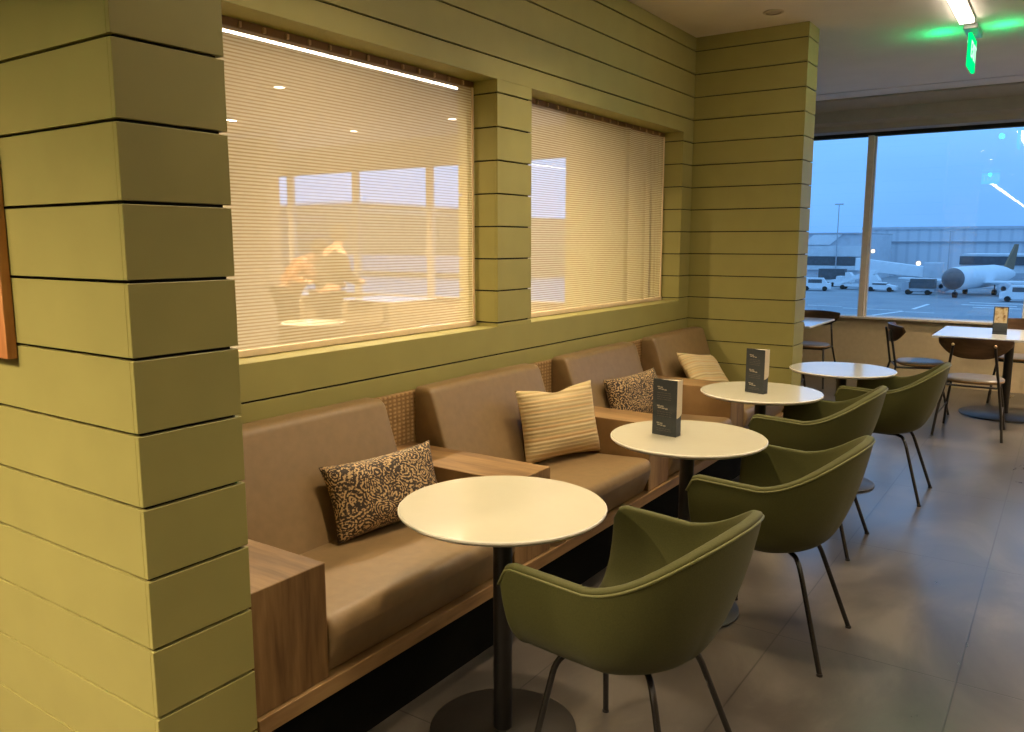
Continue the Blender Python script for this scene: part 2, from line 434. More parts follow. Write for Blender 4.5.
def clad_pillar(name, x0, x1, y0, y1):
    bm = bmesh.new()
    box(bm, x0 + BT, x1 - BT, y0 + BT, y1 - BT, 0, ZC, mi=1)
    for lo, hi in zspans(0, ZC):
        vs = bmesh.new()
        box(bm, x0, x1 - BT, y0, y0 + BT, lo, hi); box(bm, x0, x1 - BT, y1 - BT, y1, lo, hi)
        box(bm, x1 - BT, x1, y0, y1, lo, hi, bevel=0.0012, seg=1)
        vs.free()
    return struct(link(name, bm, [M['olive'], M['groove']]))
clad_pillar('wall_front', -15.7, XP, YN, 1.243)
clad_pillar('wall_pillar_far', -3.60, XP, YP, 6.335)

# enclosing walls (out of the picture; they bounce the light)
struct(link('wall_right', B(3.2, 3.35, -33.9, 9.9, 0, ZC), M['far_beige']))
struct(link('wall_back', B(-15.75, 3.2, -34, -33.9, 0, ZC), M['far_beige']))
struct(link('wall_far_room_left', B(-15.9, -15.75, -33.9, 9.9, 0, ZC), M['far_beige']))
struct(link('wall_far_room_partition', B(-10.30, -9.16, 7.50, 7.70, 0, 2.97), M['taupe']))
struct(link('wall_far_room_side', B(-3.66, -3.55, 6.34, 9.85, 0, ZC), M['far_beige']))

# window wall: sill wall, glazing, mullions, blind box
XA, XB = -15.7, 3.2
bm = bmesh.new(); box(bm, XA, XB, YF, YF + 0.2, 0, 0.70)
struct(link('wall_window_side', bm, M['tan_wall']))
bm = bmesh.new(); box(bm, XA, XB, YF - 0.05, YF + 0.22, 0.70, 0.725, bevel=0.004)
struct(link('trim_1', bm, M['mullion']))
bm = bmesh.new()
prism(bm, [(9.42, ZC), (9.42, ZC - 0.02), (9.60, 2.97), (9.60, 2.85), (9.66, 2.82), (9.66, 2.755), (YF + 0.2, 2.755), (YF + 0.2, ZC + 0.1), (9.42, ZC + 0.1)], 'x', XA, XB)
struct(link('trim_2', bm, M['taupe']))
bm = bmesh.new(); box(bm, XA, XB, YF - 0.02, YF + 0.08, 2.715, 2.755)
struct(link('trim_3', bm, M['groove']))
mull = [-1.955 + 1.593 * i for i in range(-8, 4)]
ed = [XA] + mull + [XB]
for i, (a, b) in enumerate(zip(ed, ed[1:])):
    w = struct(link('window_%d' % (i + 1), B((a - b) / 2, (b - a) / 2, -0.004, 0.004, -0.9975, 0.9975), M['glass']))
    w.location = ((a + b) / 2, YF + 0.04, 1.7225)
for i, x in enumerate(mull):
    bm = bmesh.new(); box(bm, x - 0.032, x + 0.032, YF - 0.03, YF + 0.10, 0.725, 2.72, bevel=0.003)
    box(bm, x + 0.032, x + 0.05, YF + 0.01, YF + 0.07, 0.725, 2.72)
    struct(link('trim_%d' % (i + 4), bm, M['mullion']))

# ------------------------------------------------------------------ mesh screens in the two openings
def screen(y0, y1, label, folds):
    t = empty('mesh_screen', (XM, (y0 + y1) / 2, 1.113)); tag(t, label, 'screen', None)
    L = y1 - y0; ny = 240
    bm = bmesh.new(); rows = []
    for z in (0.025, 0.25, 0.7, 1.0, 1.225):
        r = []
        for i in range(ny + 1):
            y = -L / 2 + 0.004 + (L - 0.008) * i / ny
            x = 0.0
            for (fy, fw, fa) in folds:
                x += fa * math.exp(-((y - fy) / fw) ** 2)
            r.append(bm.verts.new((x, y, z)))
        rows.append(r)
    for a, b in zip(rows, rows[1:]):
        for i in range(ny): bm.faces.new((a[i], a[i + 1], b[i + 1], b[i]))
    link('mesh_panel', bm, M['mesh'], t, smooth=True)
    link('bottom_hem', B(-0.008, 0.012, -L / 2 + 0.002, L / 2 - 0.002, 0.0, 0.028, bevel=0.004), M['hem'], t)
    link('side_hem', B(-0.004, 0.006, L / 2 - 0.02, L / 2 - 0.006, 0.028, 1.225, bevel=0.002), M['hem'], t)
    link('top_rail', B(-0.03, 0.0, -L / 2 + 0.001, L / 2 - 0.001, 1.222, 1.254), M['rail_brown'], t)
    n = int(L / 0.112)
    for i in range(n):
        y = -L / 2 + 0.06 + i * 0.112
        link('hook', B(0.0, 0.010, y - 0.006, y + 0.006, 1.226, 1.247, bevel=0.002), M['clip'], t)
    return t
screen(W1[0], W1[1], 'large beige metal-thread mesh screen filling the opening nearest the camera', [])
screen(W2[0], W2[1], 'beige mesh screen with soft vertical folds in the opening beside the far pillar',
       [(0.42, 0.020, 0.022), (0.70, 0.016, 0.018), (0.83, 0.02, -0.012), (0.90, 0.012, 0.014), (0.95, 0.01, -0.01)])

# ------------------------------------------------------------------ banquette
YA = [(1.262, 1.520), (2.475, 2.735), (3.680, 3.925), (4.860, 5.110)]   # armrests
YE = 6.055
XFR = -1.68
t = empty('banquette', (-2.05, 3.65, 0)); OX, OY = -2.05, 3.65
tag(t, 'long built-in banquette with brown leather seats and oak box arms along the olive wall', 'bench')
def lb(name, mat, *a, **k):
    a = list(a); a[0] -= OX; a[1] -= OX; a[2] -= OY; a[3] -= OY
    return link(name, B(*a, **k), mat, t)
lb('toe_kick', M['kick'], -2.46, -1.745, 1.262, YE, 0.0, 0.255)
lb('base_rail', M['wood_rail'], -2.46, -1.668, 1.262, YE, 0.255, 0.305, bevel=0.003)
lb('woven_back_panel', M['rattan'], -2.462, -2.432, 1.262, YE, 0.305, 0.885, bevel=0.004)
for i, (a, b) in enumerate(YA):
    lb('armrest', M['wood_arm'], -2.43, XFR, a, b, 0.307, 0.655, bevel=0.003)

def cushion_mesh(prof, y0, y1, r=0.02, ny=10, bulge=0.006):
    """prof: closed outline in (x, z); ends rounded by shrinking the outline"""
    bm = bmesh.new()
    cx = sum(p[0] for p in prof) / len(prof); cz = sum(p[1] for p in prof) / len(prof)
    st = []
    for k in range(4):
        f = math.sin(k / 3 * PI / 2); st.append((y0 + r * (1 - math.cos(k / 3 * PI / 2)), r * (1 - f)))
    mid = [(y0 + r + (y1 - y0 - 2 * r) * i / ny, 0.0) for i in range(1, ny)]
    st = st + mid + [(y0 + y1 - y, s) for y, s in reversed(st)]
    rings = []
    for y, s in st:
        ring = []
        bl = bulge * math.sin(PI * (y - y0) / (y1 - y0))
        for (x, z) in prof:
            dx, dz = x - cx, z - cz; L = math.hypot(dx, dz)
            g = (L - s + bl * 0.5) / L
            ring.append(bm.verts.new((cx + dx * g - OX, y - OY, cz + dz * g)))
        rings.append(ring)
    n = len(prof)
    for a, b in zip(rings, rings[1:]):
        for i in range(n): bm.faces.new((a[i], a[(i + 1) % n], b[(i + 1) % n], b[i]))
    bm.faces.new(rings[0]); bm.faces.new(rings[-1][::-1])
    return bm
def rounded(poly, rad, n=5):
    out = []
    m = len(poly)
    for i in range(m):
        p0, p1, p2 = Vector(poly[i - 1]), Vector(poly[i]), Vector(poly[(i + 1) % m])
        r = rad[i] if isinstance(rad, (list, tuple)) else rad
        d0 = (p0 - p1).normalized(); d1 = (p2 - p1).normalized()
        a, b = p1 + d0 * r, p1 + d1 * r
        for k_ in range(n + 1):
            s = k_ / n
            q = a * (1 - s) ** 2 + p1 * 2 * s * (1 - s) + b * s * s
            out.append((q.x, q.y))
    return out
seatprof = rounded([(-2.43, 0.308), (-1.700, 0.308), (-1.662, 0.40), (-1.655, 0.483), (-2.43, 0.445)], [0.005, 0.012, 0.03, 0.055, 0.01])
backprof = rounded([(-2.430, 0.44), (-2.175, 0.44), (-2.335, 0.905), (-2.430, 0.905)], [0.01, 0.01, 0.030, 0.015])
secs = [(1.520, 2.475), (2.735, 3.680), (3.925, 4.860), (5.110, YE)]
for i, (a, b) in enumerate(secs):
    link('seat_cushion', cushion_mesh(seatprof, a + 0.006, b - 0.004), M['leather'], t, smooth=True, angle=50)
    link('backrest', cushion_mesh(backprof, a + 0.030, b - 0.004), M['leather'], t, smooth=True, angle=50)

# ------------------------------------------------------------------ cushions
def pillow(w, h, th, mat, name, label, group, wr=0.012, seed=0, sag=0.0):
    bm = bmesh.new(); n = 36
    def P(u, v, s):
        cu = 1 - 0.075 * (1 - v * v); cv = 1 - 0.095 * (1 - u * u)
        x = w / 2 * u * cu; z = h / 2 * v * cv
        e = max(0.0, (1 - u ** 4) * (1 - v ** 4))
        y = s * th / 2 * e ** 0.62
        nz = noise.noise(Vector((x * 7 + seed, z * 7, s * 3.0 + seed))) * wr * e
        z -= sag * math.exp(-((u) / 0.35) ** 2) * max(0, v) ** 2
        return (x, y + s * nz, z + h / 2)
    for s in (-1, 1):
        g = [[bm.verts.new(P(-1 + 2 * i / n, -1 + 2 * j / n, s)) for j in range(n + 1)] for i in range(n + 1)]
        for i in range(n):
            for j in range(n):
                bm.faces.new((g[i][j], g[i + 1][j], g[i + 1][j + 1], g[i][j + 1]))
    bmesh.ops.remove_doubles(bm, verts=bm.verts, dist=0.0004)
    o = link(name, bm, mat, None, smooth=True)
    tag(o, label, 'cushion', group); return o
def place(o, origin, right, up):
    """local +x along right, local +z along up, local -y faces out"""
    rx = Vector(right).normalized(); uz = Vector(up); uz = (uz - rx * uz.dot(rx)).normalized(); fy = uz.cross(rx)
    m = Matrix((rx, fy, uz)).transposed().to_4x4(); m.translation = Vector(origin)
    o.matrix_world = m
p = pillow(0.525, 0.290, 0.14, M['brocade'], 'scroll_cushion', 'dark brown scroll-patterned cushion on the nearest banquette seat', 'patterned cushions', 0.018, 3)
place(p, (-2.075, 2.240, 0.470), (0.10, 0.55, 0.012), (-0.36, 0.08, 1.0))
p = pillow(0.48, 0.375, 0.15, M['stripe'], 'striped_cushion', 'square cream and tan ribbed cushion, the larger one, on the second banquette seat', 'striped cushions', 0.012, 8, 0.02)
place(p, (-2.045, 3.465, 0.472), (0.20, 0.50, 0.012), (-0.34, -0.22, 1.0))
p = pillow(0.52, 0.30, 0.13, M['brocade'], 'scroll_cushion', 'brown scroll-patterned cushion on the third seat, partly behind a table menu', 'patterned cushions', 0.015, 5)
place(p, (-2.10, 4.47, 0.475), (0.10, 0.55, 0.02), (-0.32, -0.02, 1.0))
p = pillow(0.58, 0.36, 0.13, M['stripe'], 'striped_cushion', 'cream striped cushion on the last banquette seat beside the far pillar', 'striped cushions', 0.010, 2)
place(p, (-1.985, 5.48, 0.480), (0.03, 0.52, -0.07), (-0.62, -0.20, 0.85))

# ------------------------------------------------------------------ round café tables
def make_round_table(rad=0.321):
    t = empty('round_table')
    bm = bmesh.new(); lathe(bm, [(0, 0.734), (rad - 0.012, 0.734), (rad, 0.744), (rad, 0.749), (rad - 0.003, 0.752)], 96)
    for f in bm.faces: f.material_index = 0
    n0 = len(bm.faces)
    lathe(bm, [(rad - 0.003, 0.752), (0, 0.752)], 96, mi=1)
    link('table_top', bm, [M['laminate_edge'], M['laminate']], t, smooth=True, angle=30)
    bm = bmesh.new(); lathe(bm, [(0, 0.012), (0.030, 0.012), (0.030, 0.727), (0.10, 0.728), (0.10, 0.7335), (0, 0.7335)], 40)
    link('column', bm, M['black_metal'], t, smooth=True, angle=40)
    bm = bmesh.new(); lathe(bm, [(0, 0.0), (0.230, 0.0), (0.235, 0.004), (0.235, 0.009), (0.228, 0.013), (0, 0.0165)], 72)
    link('base_disc', bm, M['base_metal'], t, smooth=True, angle=40)
    return t
tb = make_round_table()
tlist = [((-1.392, 1.985), 'round cream table nearest the camera, nothing on it'),
         ((-1.270, 3.160), 'round cream table, second from camera, with a dark menu left of its centre'),
         ((-1.348, 4.375), 'round table before the far pillar with a dark menu standing on it'),
         ((-1.170, 5.465), 'farthest round table, white with window glare, nothing on it')]
for i, ((x, y), lb_) in enumerate(tlist):
    o = tb if i == 0 else copy_tree(tb)
    o.location = (x, y, 0); tag(o, lb_, 'table', 'round tables along the banquette')

# ------------------------------------------------------------------ upholstered armchairs
def make_armchair():
    t = empty('tub_armchair')
    nt, nv = 72, 22
    FX, AX, BW, BA = -0.278, -0.01, 0.308, 0.294    # arm front x, where the curve begins, half width, back depth
    def rim(s):     # s in [0,1]: left arm front -> back -> right arm front
        la, lc = abs(FX - AX), PI / 2 * 0.5 * (BW + BA)
        tot = 2 * la + 2 * lc; d = s * tot
        if d < la: x, y = FX + d, -BW; ang = -PI / 2
        elif d > tot - la: x, y = FX + (tot - d), BW; ang = PI / 2
        else:
            ang = -PI / 2 + PI * (d - la) / (2 * lc)
            e = 0.86
            ca, sa = math.cos(ang), math.sin(ang)
            x = AX + BA * (abs(ca) ** e); y = BW * math.copysign(abs(sa) ** e, sa)
        # arms lean out a little toward the front
        q = min(d, tot - d) / la
        a = abs(ang) / (PI / 2)
        # height: high back that sweeps down to level arms
        w = max(0.0, min(1.0, (a - 0.08) / 0.92)); w = w ** 1.15 * (1 - (1 - w) ** 2 * 0.35); w = w * 0.55 + 0.45 * w * w * (3 - 2 * w)
        z = 0.838 - 0.151 * w
        if q < 1: z = 0.687 + 0.012 * (1 - q)
        if q < 0.17:
            e2 = 1 - q / 0.17
            z -= 0.052 * (1 - math.sqrt(max(0, 1 - e2 * e2)))
        return x, y, z, a
    def pt(s, v):
        x, y, z, a = rim(s)
        ph = v * PI / 2
        back = max(0.0, 1 - a) if s > 0.0 else 0
        back = max(0.0, min(1.0, (1 - a) * 1.3))
        p = 0.44 + 0.28 * back; q = 0.85
        rr = math.cos(ph) ** p if v < 1 else 0.0
        hh = math.sin(ph) ** q
        zb = 0.405 + 0.012 * ((x + 0.02) / 0.3) ** 2
        flare = 0.045 + 0.285 * back
        sx = -0.02 + (x + 0.02) * 0.35 if x > -0.02 else x          # spine point
        k_ = rr * (1 - flare * hh)
        px = sx + (x - sx) * k_
        if x <= -0.02:
            fr = max(0.0, (-0.02 - x) / 0.255)
            px = x + fr * 0.006 * hh
        py = y * k_
        pz = z - (z - zb) * hh
        return Vector((px, py, pz))
    bm = bmesh.new()
    vsf = [0, .03, .07, .12, .18, .25, .32, .39, .46, .53, .60, .66, .72, .77, .82, .87, .91, .95, .98, 1.0]
    g = [[bm.verts.new(pt(i / nt, v)) for v in vsf] for i in range(nt + 1)]
    nn = len(vsf)
    for i in range(nt):
        for j in range(nn - 1): bm.faces.new((g[i][j], g[i + 1][j], g[i + 1][j + 1], g[i][j + 1]))
    bmesh.ops.remove_doubles(bm, verts=bm.verts, dist=0.003)
    bmesh.ops.recalc_face_normals(bm, faces=bm.faces)
    o = link('shell', bm, M['chair_fabric'], t, smooth=True)
    # orientation of normals: make them point outward (down at the seat)
    md = o.modifiers.new('thick', 'SOLIDIFY'); md.thickness = 0.030; md.offset = 0.0; md.use_rim = True
    md2 = o.modifiers.new('bev', 'BEVEL'); md2.width = 0.010; md2.segments = 3; md2.limit_method = 'ANGLE'; md2.angle_limit = R(50)
    # piping just outside the rim, on the outer face
    path = []
    for i in range(nt + 1):
        s = i / nt; a0 = pt(s, 0.0); a1 = pt(s, 0.05)
        x, y, z, a = rim(s)
        out = Vector((max(0.0, x + 0.02) * 1.0, y, 0)); out.normalize()
        path.append(Vector((a0.x, a0.y, a0.z - 0.014)) + out * 0.0135)
    bm = bmesh.new(); tube(bm, path, 0.0042, 8)
    link('piping', bm, M['piping'], t, smooth=True)
    # seat pad
    bm = bmesh.new()
    prof = []
    n = 28
    top = []; bot = []
    def outl(a_, k_, z):
        c_, s_ = math.cos(a_), math.sin(a_)
        ex = 0.55
        if c_ > 0: return (-0.07 + 0.175 * k_ * c_, 0.215 * k_ * math.copysign(abs(s_) ** 0.9, s_), z)
        return (-0.07 - 0.200 * k_ * abs(c_) ** ex, 0.215 * k_ * math.copysign(abs(s_) ** ex, s_), z)
    rings = []
    for k_, z in ((0.90, 0.425), (1.0, 0.436), (1.0, 0.450), (0.95, 0.461), (0.80, 0.467), (0.4, 0.469)):
        rings.append([bm.verts.new(outl(2 * PI * i / n, k_, z)) for i in range(n)])
    for a_, b_ in zip(rings, rings[1:]):
        for i in range(n): bm.faces.new((a_[i], a_[(i + 1) % n], b_[(i + 1) % n], b_[i]))
    bm.faces.new(rings[0][::-1]); bm.faces.new(rings[-1])
    link('seat_pad', bm, M['chair_fabric'], t, smooth=True)
    # frame bar under the shell and four tube legs
    bm = bmesh.new(); box(bm, -0.15, 0.045, -0.08, 0.08, 0.378, 0.390, bevel=0.003)
    link('under_frame', bm, M['black_metal'], t)
    for sx_, sy_ in ((-1, -1), (-1, 1), (1, -1), (1, 1)):
        fx = -0.255 if sx_ < 0 else 0.215
        fy = 0.228 * sy_
        tx = -0.205 if sx_ < 0 else 0.095
        A_ = Vector((tx * 0.45, 0.07 * sy_, 0.384)); C_ = Vector((tx, 0.135 * sy_, 0.384)); F_ = Vector((fx, fy, 0.004))
        D_ = C_ + (F_ - C_) * 0.17; S_ = C_ + (A_ - C_) * 0.45
        sp = [A_, S_] + [S_ * (1 - q_) ** 2 + C_ * 2 * q_ * (1 - q_) + D_ * q_ * q_ for q_ in (.15, .3, .45, .6, .75, .9)] + [D_, F_]
        bm = bmesh.new(); tube(bm, sp, 0.0095, 10)
        lg = link('leg', bm, M['black_gloss'], t, smooth=True, angle=50)
        bm = bmesh.new(); lathe(bm, [(0, 0), (0.012, 0), (0.012, 0.006), (0.0095, 0.010), (0, 0.010)], 14, (fx, fy, 0))
        link('foot_glide', bm, M['black_metal'], lg, smooth=True, angle=40)
    return t
ac = make_armchair()
alist = [((-0.925, 2.025), -0.05, 'olive upholstered tub armchair nearest the camera, at the bare round table'),
         ((-0.850, 3.130), 0.0, 'olive tub armchair, second from camera, at the table with the nearer menu'),
         ((-1.015, 4.335), 0.0, 'olive tub armchair, third from camera, at the table with the farther menu'),
         ((-0.855, 5.455), 0.0, 'farthest olive tub armchair, drawn up to the last round table')]
for i, ((x, y), rz, lb_) in enumerate(alist):
    o = ac if i == 0 else copy_tree(ac)
    o.location = (x, y, 0); o.rotation_euler = (0, 0, rz); tag(o, lb_, 'chair', 'olive tub armchairs')

# ------------------------------------------------------------------ square tables by the window
def make_square_table(w, d, label_):
    t = empty('square_table')
    bm = bmesh.new(); box(bm, -w / 2, w / 2, -d / 2, d / 2, 0.718, 0.740, bevel=0.004)
    link('table_top', bm, M['white_laminate'], t)
    bm = bmesh.new(); lathe(bm, [(0, 0.012), (0.036, 0.012), (0.036, 0.705), (0.16, 0.706), (0.16, 0.717), (0, 0.717)], 32)
    link('column', bm, M['black_metal'], t, smooth=True, angle=40)
    bm = bmesh.new(); lathe(bm, [(0, 0), (0.36, 0), (0.365, 0.006), (0.355, 0.014), (0, 0.020)], 64)
    link('base_disc', bm, M['base_metal'], t, smooth=True, angle=40)
    tag(t, label_, 'table', 'square tables by the window'); return t
sq = make_square_table(1.15, 1.0, 'white square table by the window, with a photo menu holder on it')
sq.location = (-0.415, 8.56, 0)
sq2 = copy_tree(sq); sq2.location = (-2.66, 8.74, 0); tag(sq2, 'white table by the window, mostly hidden behind the far pillar', 'table')

# café chairs: curved plywood back, round pad, splayed tube legs (faces +y)
def make_cafe_chair():
    t = empty('cafe_chair')
    bm = bmesh.new(); n = 40
    rings = []
    for k_, z in ((0.90, 0.425), (1.0, 0.436), (1.0, 0.450), (0.93, 0.462), (0.7, 0.468), (0.3, 0.470)):
        r = []
        for i in range(n):
            a_ = 2 * PI * i / n; c_, s_ = math.cos(a_), math.sin(a_)
            r.append(bm.verts.new((0.215 * k_ * math.copysign(abs(c_) ** 0.8, c_), 0.205 * k_ * math.copysign(abs(s_) ** 0.8, s_) + 0.02, z)))
        rings.append(r)
    for ri, (a_, b_) in enumerate(zip(rings, rings[1:])):
        for i in range(n):
            bm.faces.new((a_[i], a_[(i + 1) % n], b_[(i + 1) % n], b_[i])).material_index = 1 if ri < 2 else 0
    bm.faces.new(rings[0][::-1]).material_index = 1; bm.faces.new(rings[-1])
    link('seat', bm, [M['pad_grey'], M['pad_tan']], t, smooth=True)
    # curved backrest, wide on top and rounded below
    bm = bmesh.new(); n = 24; m = 8
    def bp(u, v, off):
        x = 0.262 * u
        zt = 0.805 - 0.012 * u * u
        zl = 0.640 + 0.110 * abs(u) ** 3.2
        z = zt + (zl - zt) * v
        y = -0.245 + 0.085 * u * u - 0.02 * (1 - v) + off
        return (x, y, z)
    F = [[bm.verts.new(bp(-1 + 2 * i / n, j / m, 0.0)) for j in range(m + 1)] for i in range(n + 1)]
    K = [[bm.verts.new(bp(-1 + 2 * i / n, j / m, -0.014)) for j in range(m + 1)] for i in range(n + 1)]
    for i in range(n):
        for j in range(m):
            bm.faces.new((F[i][j], F[i + 1][j], F[i + 1][j + 1], F[i][j + 1]))
            bm.faces.new((K[i][j], K[i][j + 1], K[i + 1][j + 1], K[i + 1][j]))
        bm.faces.new((F[i][0], K[i][0], K[i + 1][0], F[i + 1][0])); bm.faces.new((F[i][m], F[i + 1][m], K[i + 1][m], K[i][m]))
    for j in range(m):
        bm.faces.new((F[0][j], F[0][j + 1], K[0][j + 1], K[0][j])); bm.faces.new((F[n][j], K[n][j], K[n][j + 1], F[n][j + 1]))
    link('backrest', bm, M['walnut'], t, smooth=True, angle=50)
    for s in (-1, 1):
        bm = bmesh.new()
        tube(bm, [(0.145 * s, -0.275, 0.755), (0.165 * s, -0.245, 0.60), (0.19 * s, -0.215, 0.42), (0.225 * s, -0.265, 0.20), (0.245 * s, -0.31, 0.003)], 0.0105, 10)
        lg = link('leg', bm, M['black_metal'], t, smooth=True, angle=50)
        bm = bmesh.new(); lathe(bm, [(0, 0), (0.012, 0), (0.012, 0.004), (0, 0.008)], 12)
        bc = link('brass_screw', bm, M['clip'], lg, smooth=True)
        bc.matrix_local = Matrix.Translation((0.147 * s, -0.286, 0.752)) @ Matrix.Rotation(PI / 2, 4, 'X')
        bm = bmesh.new()
        tube(bm, [(0.175 * s, 0.12, 0.425), (0.205 * s, 0.19, 0.22), (0.225 * s, 0.245, 0.003)], 0.0105, 10)
        link('leg', bm, M['black_metal'], t, smooth=True, angle=50)
        bm = bmesh.new(); tube(bm, [(0.19 * s, -0.215, 0.415), (0.175 * s, 0.13, 0.415)], 0.009, 8)
        tube(bm, [(0.228 * s, -0.27, 0.17), (0.207 * s, 0.195, 0.20)], 0.006, 8)
        link('side_bar', bm, M['black_metal'], t, smooth=True, angle=50)
    for (w_, y_) in ((0.18, -0.2), (0.172, 0.12)):
        bm = bmesh.new(); tube(bm, [(-w_, y_, 0.413), (w_, y_, 0.413)], 0.009, 8)
        link('cross_bar', bm, M['black_metal'], t, smooth=True, angle=50)
    return t
cc0 = make_cafe_chair()
clist = [((-0.595, 7.60), 0.0, 'dark café chair with its curved back to the camera, before the white window table', 'cafe'),
         ((-1.13, 8.40), -PI / 2 + 0.3, 'café chair seen side-on, left end of the white window table', 'cafe'),
         ((-0.36, 9.33), PI, 'café chair against the window, behind the table holding the photo menu', 'cafe'),
         ((-2.33, 9.22), PI, 'café chair by the window, beyond the half-hidden table at the pillar', 'cafe'),
         ((-2.34, 8.13), 0.05, 'café chair peeking out from behind the far pillar, near side of its table', 'cafe')]
for i, ((x, y), rz, lb_, g_) in enumerate(clist):
    o = cc0 if i == 0 else copy_tree(cc0)
    o.location = (x, y, 0); o.rotation_euler = (0, 0, rz); tag(o, lb_, 'chair', 'café chairs with curved backs')

# ------------------------------------------------------------------ folded menus
def make_menu(label_):
    t = empty('table_menu')
    H = 0.237; W = 0.114; D = 0.045
    # front dark panel (faces -y), short cream right flap, back panel; top shows the cream inside
    link('front_page', B(-W / 2, W / 2, -0.001, 0.001, 0.0, H), M['menu_dark'], t)
    bm = bmesh.new()
    prism(bm, [(-W / 2, 0.001), (W / 2, 0.001), (W / 2 - 0.006, D)], 'z', H - 0.004, H - 0.002)
    link('inner_page', bm, M['menu_cream'], t)
    bm = bmesh.new()
    # right flap in the plane through (W/2, 0) and (W/2-.006, D): cream above a curved lower edge
    pts = [(0.002, H - 0.001), (D, H - 0.001), (D, 0.10)]
    for k_ in range(7):
        a_ = k_ / 6 * PI / 2
        pts.append((0.002 + (D - 0.002) * math.cos(a_), 0.10 - 0.022 * math.sin(a_)))
    prism(bm, [(p_[0], p_[1]) for p_ in pts], 'x', W / 2 - 0.003, W / 2 - 0.001)
    link('side_flap', bm, M['menu_cream'], t)
    bm = bmesh.new(); box(bm, W / 2 - 0.0065, W / 2 - 0.0045, 0.002, D, 0.0, 0.17)
    link('inner_flap', bm, M['menu_dark'], t)
    bm = bmesh.new()
    a0, a1 = Vector((-W / 2, 0.001)), Vector((W / 2 - 0.006, D))
    nrm = Vector((-(a1 - a0).y, (a1 - a0).x)).normalized() * 0.002
    prism(bm, [tuple(a0), tuple(a1), tuple(a1 + nrm), tuple(a0 + nrm)], 'z', 0.0, H)
    link('back_page', bm, M['menu_dark'], t)
    rs = random.Random(4)
    for zc in (0.205, 0.125, 0.052):
        bm = bmesh.new()
        for r_ in range(2):
            x = -0.036 + 0.004 * r_
            for w_ in range(2 + r_):
                L = rs.uniform(0.010, 0.016); z = zc - r_ * 0.008 - w_ * 0.0015
                box(bm, x, x + L, -0.0018, -0.0009, z - 0.0024, z + 0.0024); x += L + 0.003
        link('heading_print', bm, M['menu_ink'], t)
    bm = bmesh.new()
    for zc in (0.180, 0.171, 0.162, 0.153, 0.100, 0.091, 0.082, 0.028, 0.020):
        x = -0.036
        while x < 0.030:
            L = rs.uniform(0.006, 0.015); box(bm, x, x + L, -0.0016, -0.0009, zc - 0.0012, zc + 0.0012); x += L + 0.003
    link('small_print', bm, M['menu_faint'], t)['kind'] = 'stuff'
    tag(t, label_, 'menu', 'folded table menus'); return t
mn = make_menu('dark folded menu card on the nearer of the two tables carrying menus')
mn.location = (-1.358, 3.115, 0.7525); mn.rotation_euler = (0, 0, -0.12)
mn2 = copy_tree(mn); mn2.location = (-1.362, 4.30, 0.7525); mn2.rotation_euler = (0, 0, -0.28)
tag(mn2, 'dark folded menu card on the round table in front of the far pillar', 'menu')
# photo menu in a dark holder on the window table
t = empty('menu_holder', (-0.50, 8.50, 0.7405), 0.1); tag(t, 'dark upright holder with a cream photo card on the white window table', 'menu')
bm = bmesh.new(); box(bm, -0.057, 0.057, -0.004, 0.012, 0.0, 0.245, bevel=0.003); box(bm, -0.057, 0.057, -0.03, 0.04, 0.0, 0.012, bevel=0.003)
link('holder', bm, M['menu_dark'], t)
k = N('menu_photo'); nz = k.n('TexNoise'); nz.inputs['Scale'].default_value = 28; k.l(k.coord(), nz.inputs['Vector'])
k.bsdf(k.ramp(nz.outputs['Fac'], [(0.36, (0.22, 0.10, 0.04, 1)), (0.45, (0.6, 0.42, 0.2, 1)), (0.55, (0.75, 0.62, 0.40, 1))]), 0.4)
link('photo_card', B(-0.049, 0.049, -0.0055, -0.0042, 0.100, 0.238), k.m, t)

# ------------------------------------------------------------------ wood-framed panel on the near wall
t = empty('framed_panel', (-2.433, YN, 1.745)); tag(t, 'orange oak frame hung on the near olive wall, cut by the left edge', 'frame')
bm = bmesh.new(); fw, fh, fd = 0.275, 0.48, 0.024
for (x0, x1, z0, z1) in ((fw - 0.06, fw, -fh, fh), (-fw, -fw + 0.06, -fh, fh), (-fw + 0.06, fw - 0.06, -fh, -fh + 0.06), (-fw + 0.06, fw - 0.06, fh - 0.06, fh)):
    box(bm, x0, x1, -fd - 0.002, -0.002, z0, z1, bevel=0.002)
link('frame', bm, M['wood_frame'], t)
link('inset', B(-fw + 0.06, fw - 0.06, -0.012, -0.003, -fh + 0.06, fh - 0.06), M['menu_cream'], t)

# ------------------------------------------------------------------ ceiling fittings
def led_strip(x, y0, y1, label_, mat, w=0.085, dz=0.030):
    t = empty('linear_light', (x, (y0 + y1) / 2, ZC)); L = y1 - y0
    bm = bmesh.new(); box(bm, -w / 2 - 0.008, w / 2 + 0.008, -L / 2 - 0.008, L / 2 + 0.008, -0.012, -0.0005)
    link('housing', bm, M['trim_white'], t)
    link('diffuser', B(-w / 2, w / 2, -L / 2, L / 2, -dz, -0.0125, bevel=0.003), mat, t)
    tag(t, label_, 'light'); return t
led_strip(-0.745, 2.3, 6.62, 'white linear ceiling light running toward the green exit sign', M['led'])
led_strip(-5.16, 2.2, 6.98, 'long white linear light seen through the large mesh screen', M['led_far'], 0.05, 0.016)
led_strip(-8.80, 3.2, 6.75, 'short white light glimpsed high left through the large mesh screen', M['led_far'], 0.06, 0.016)

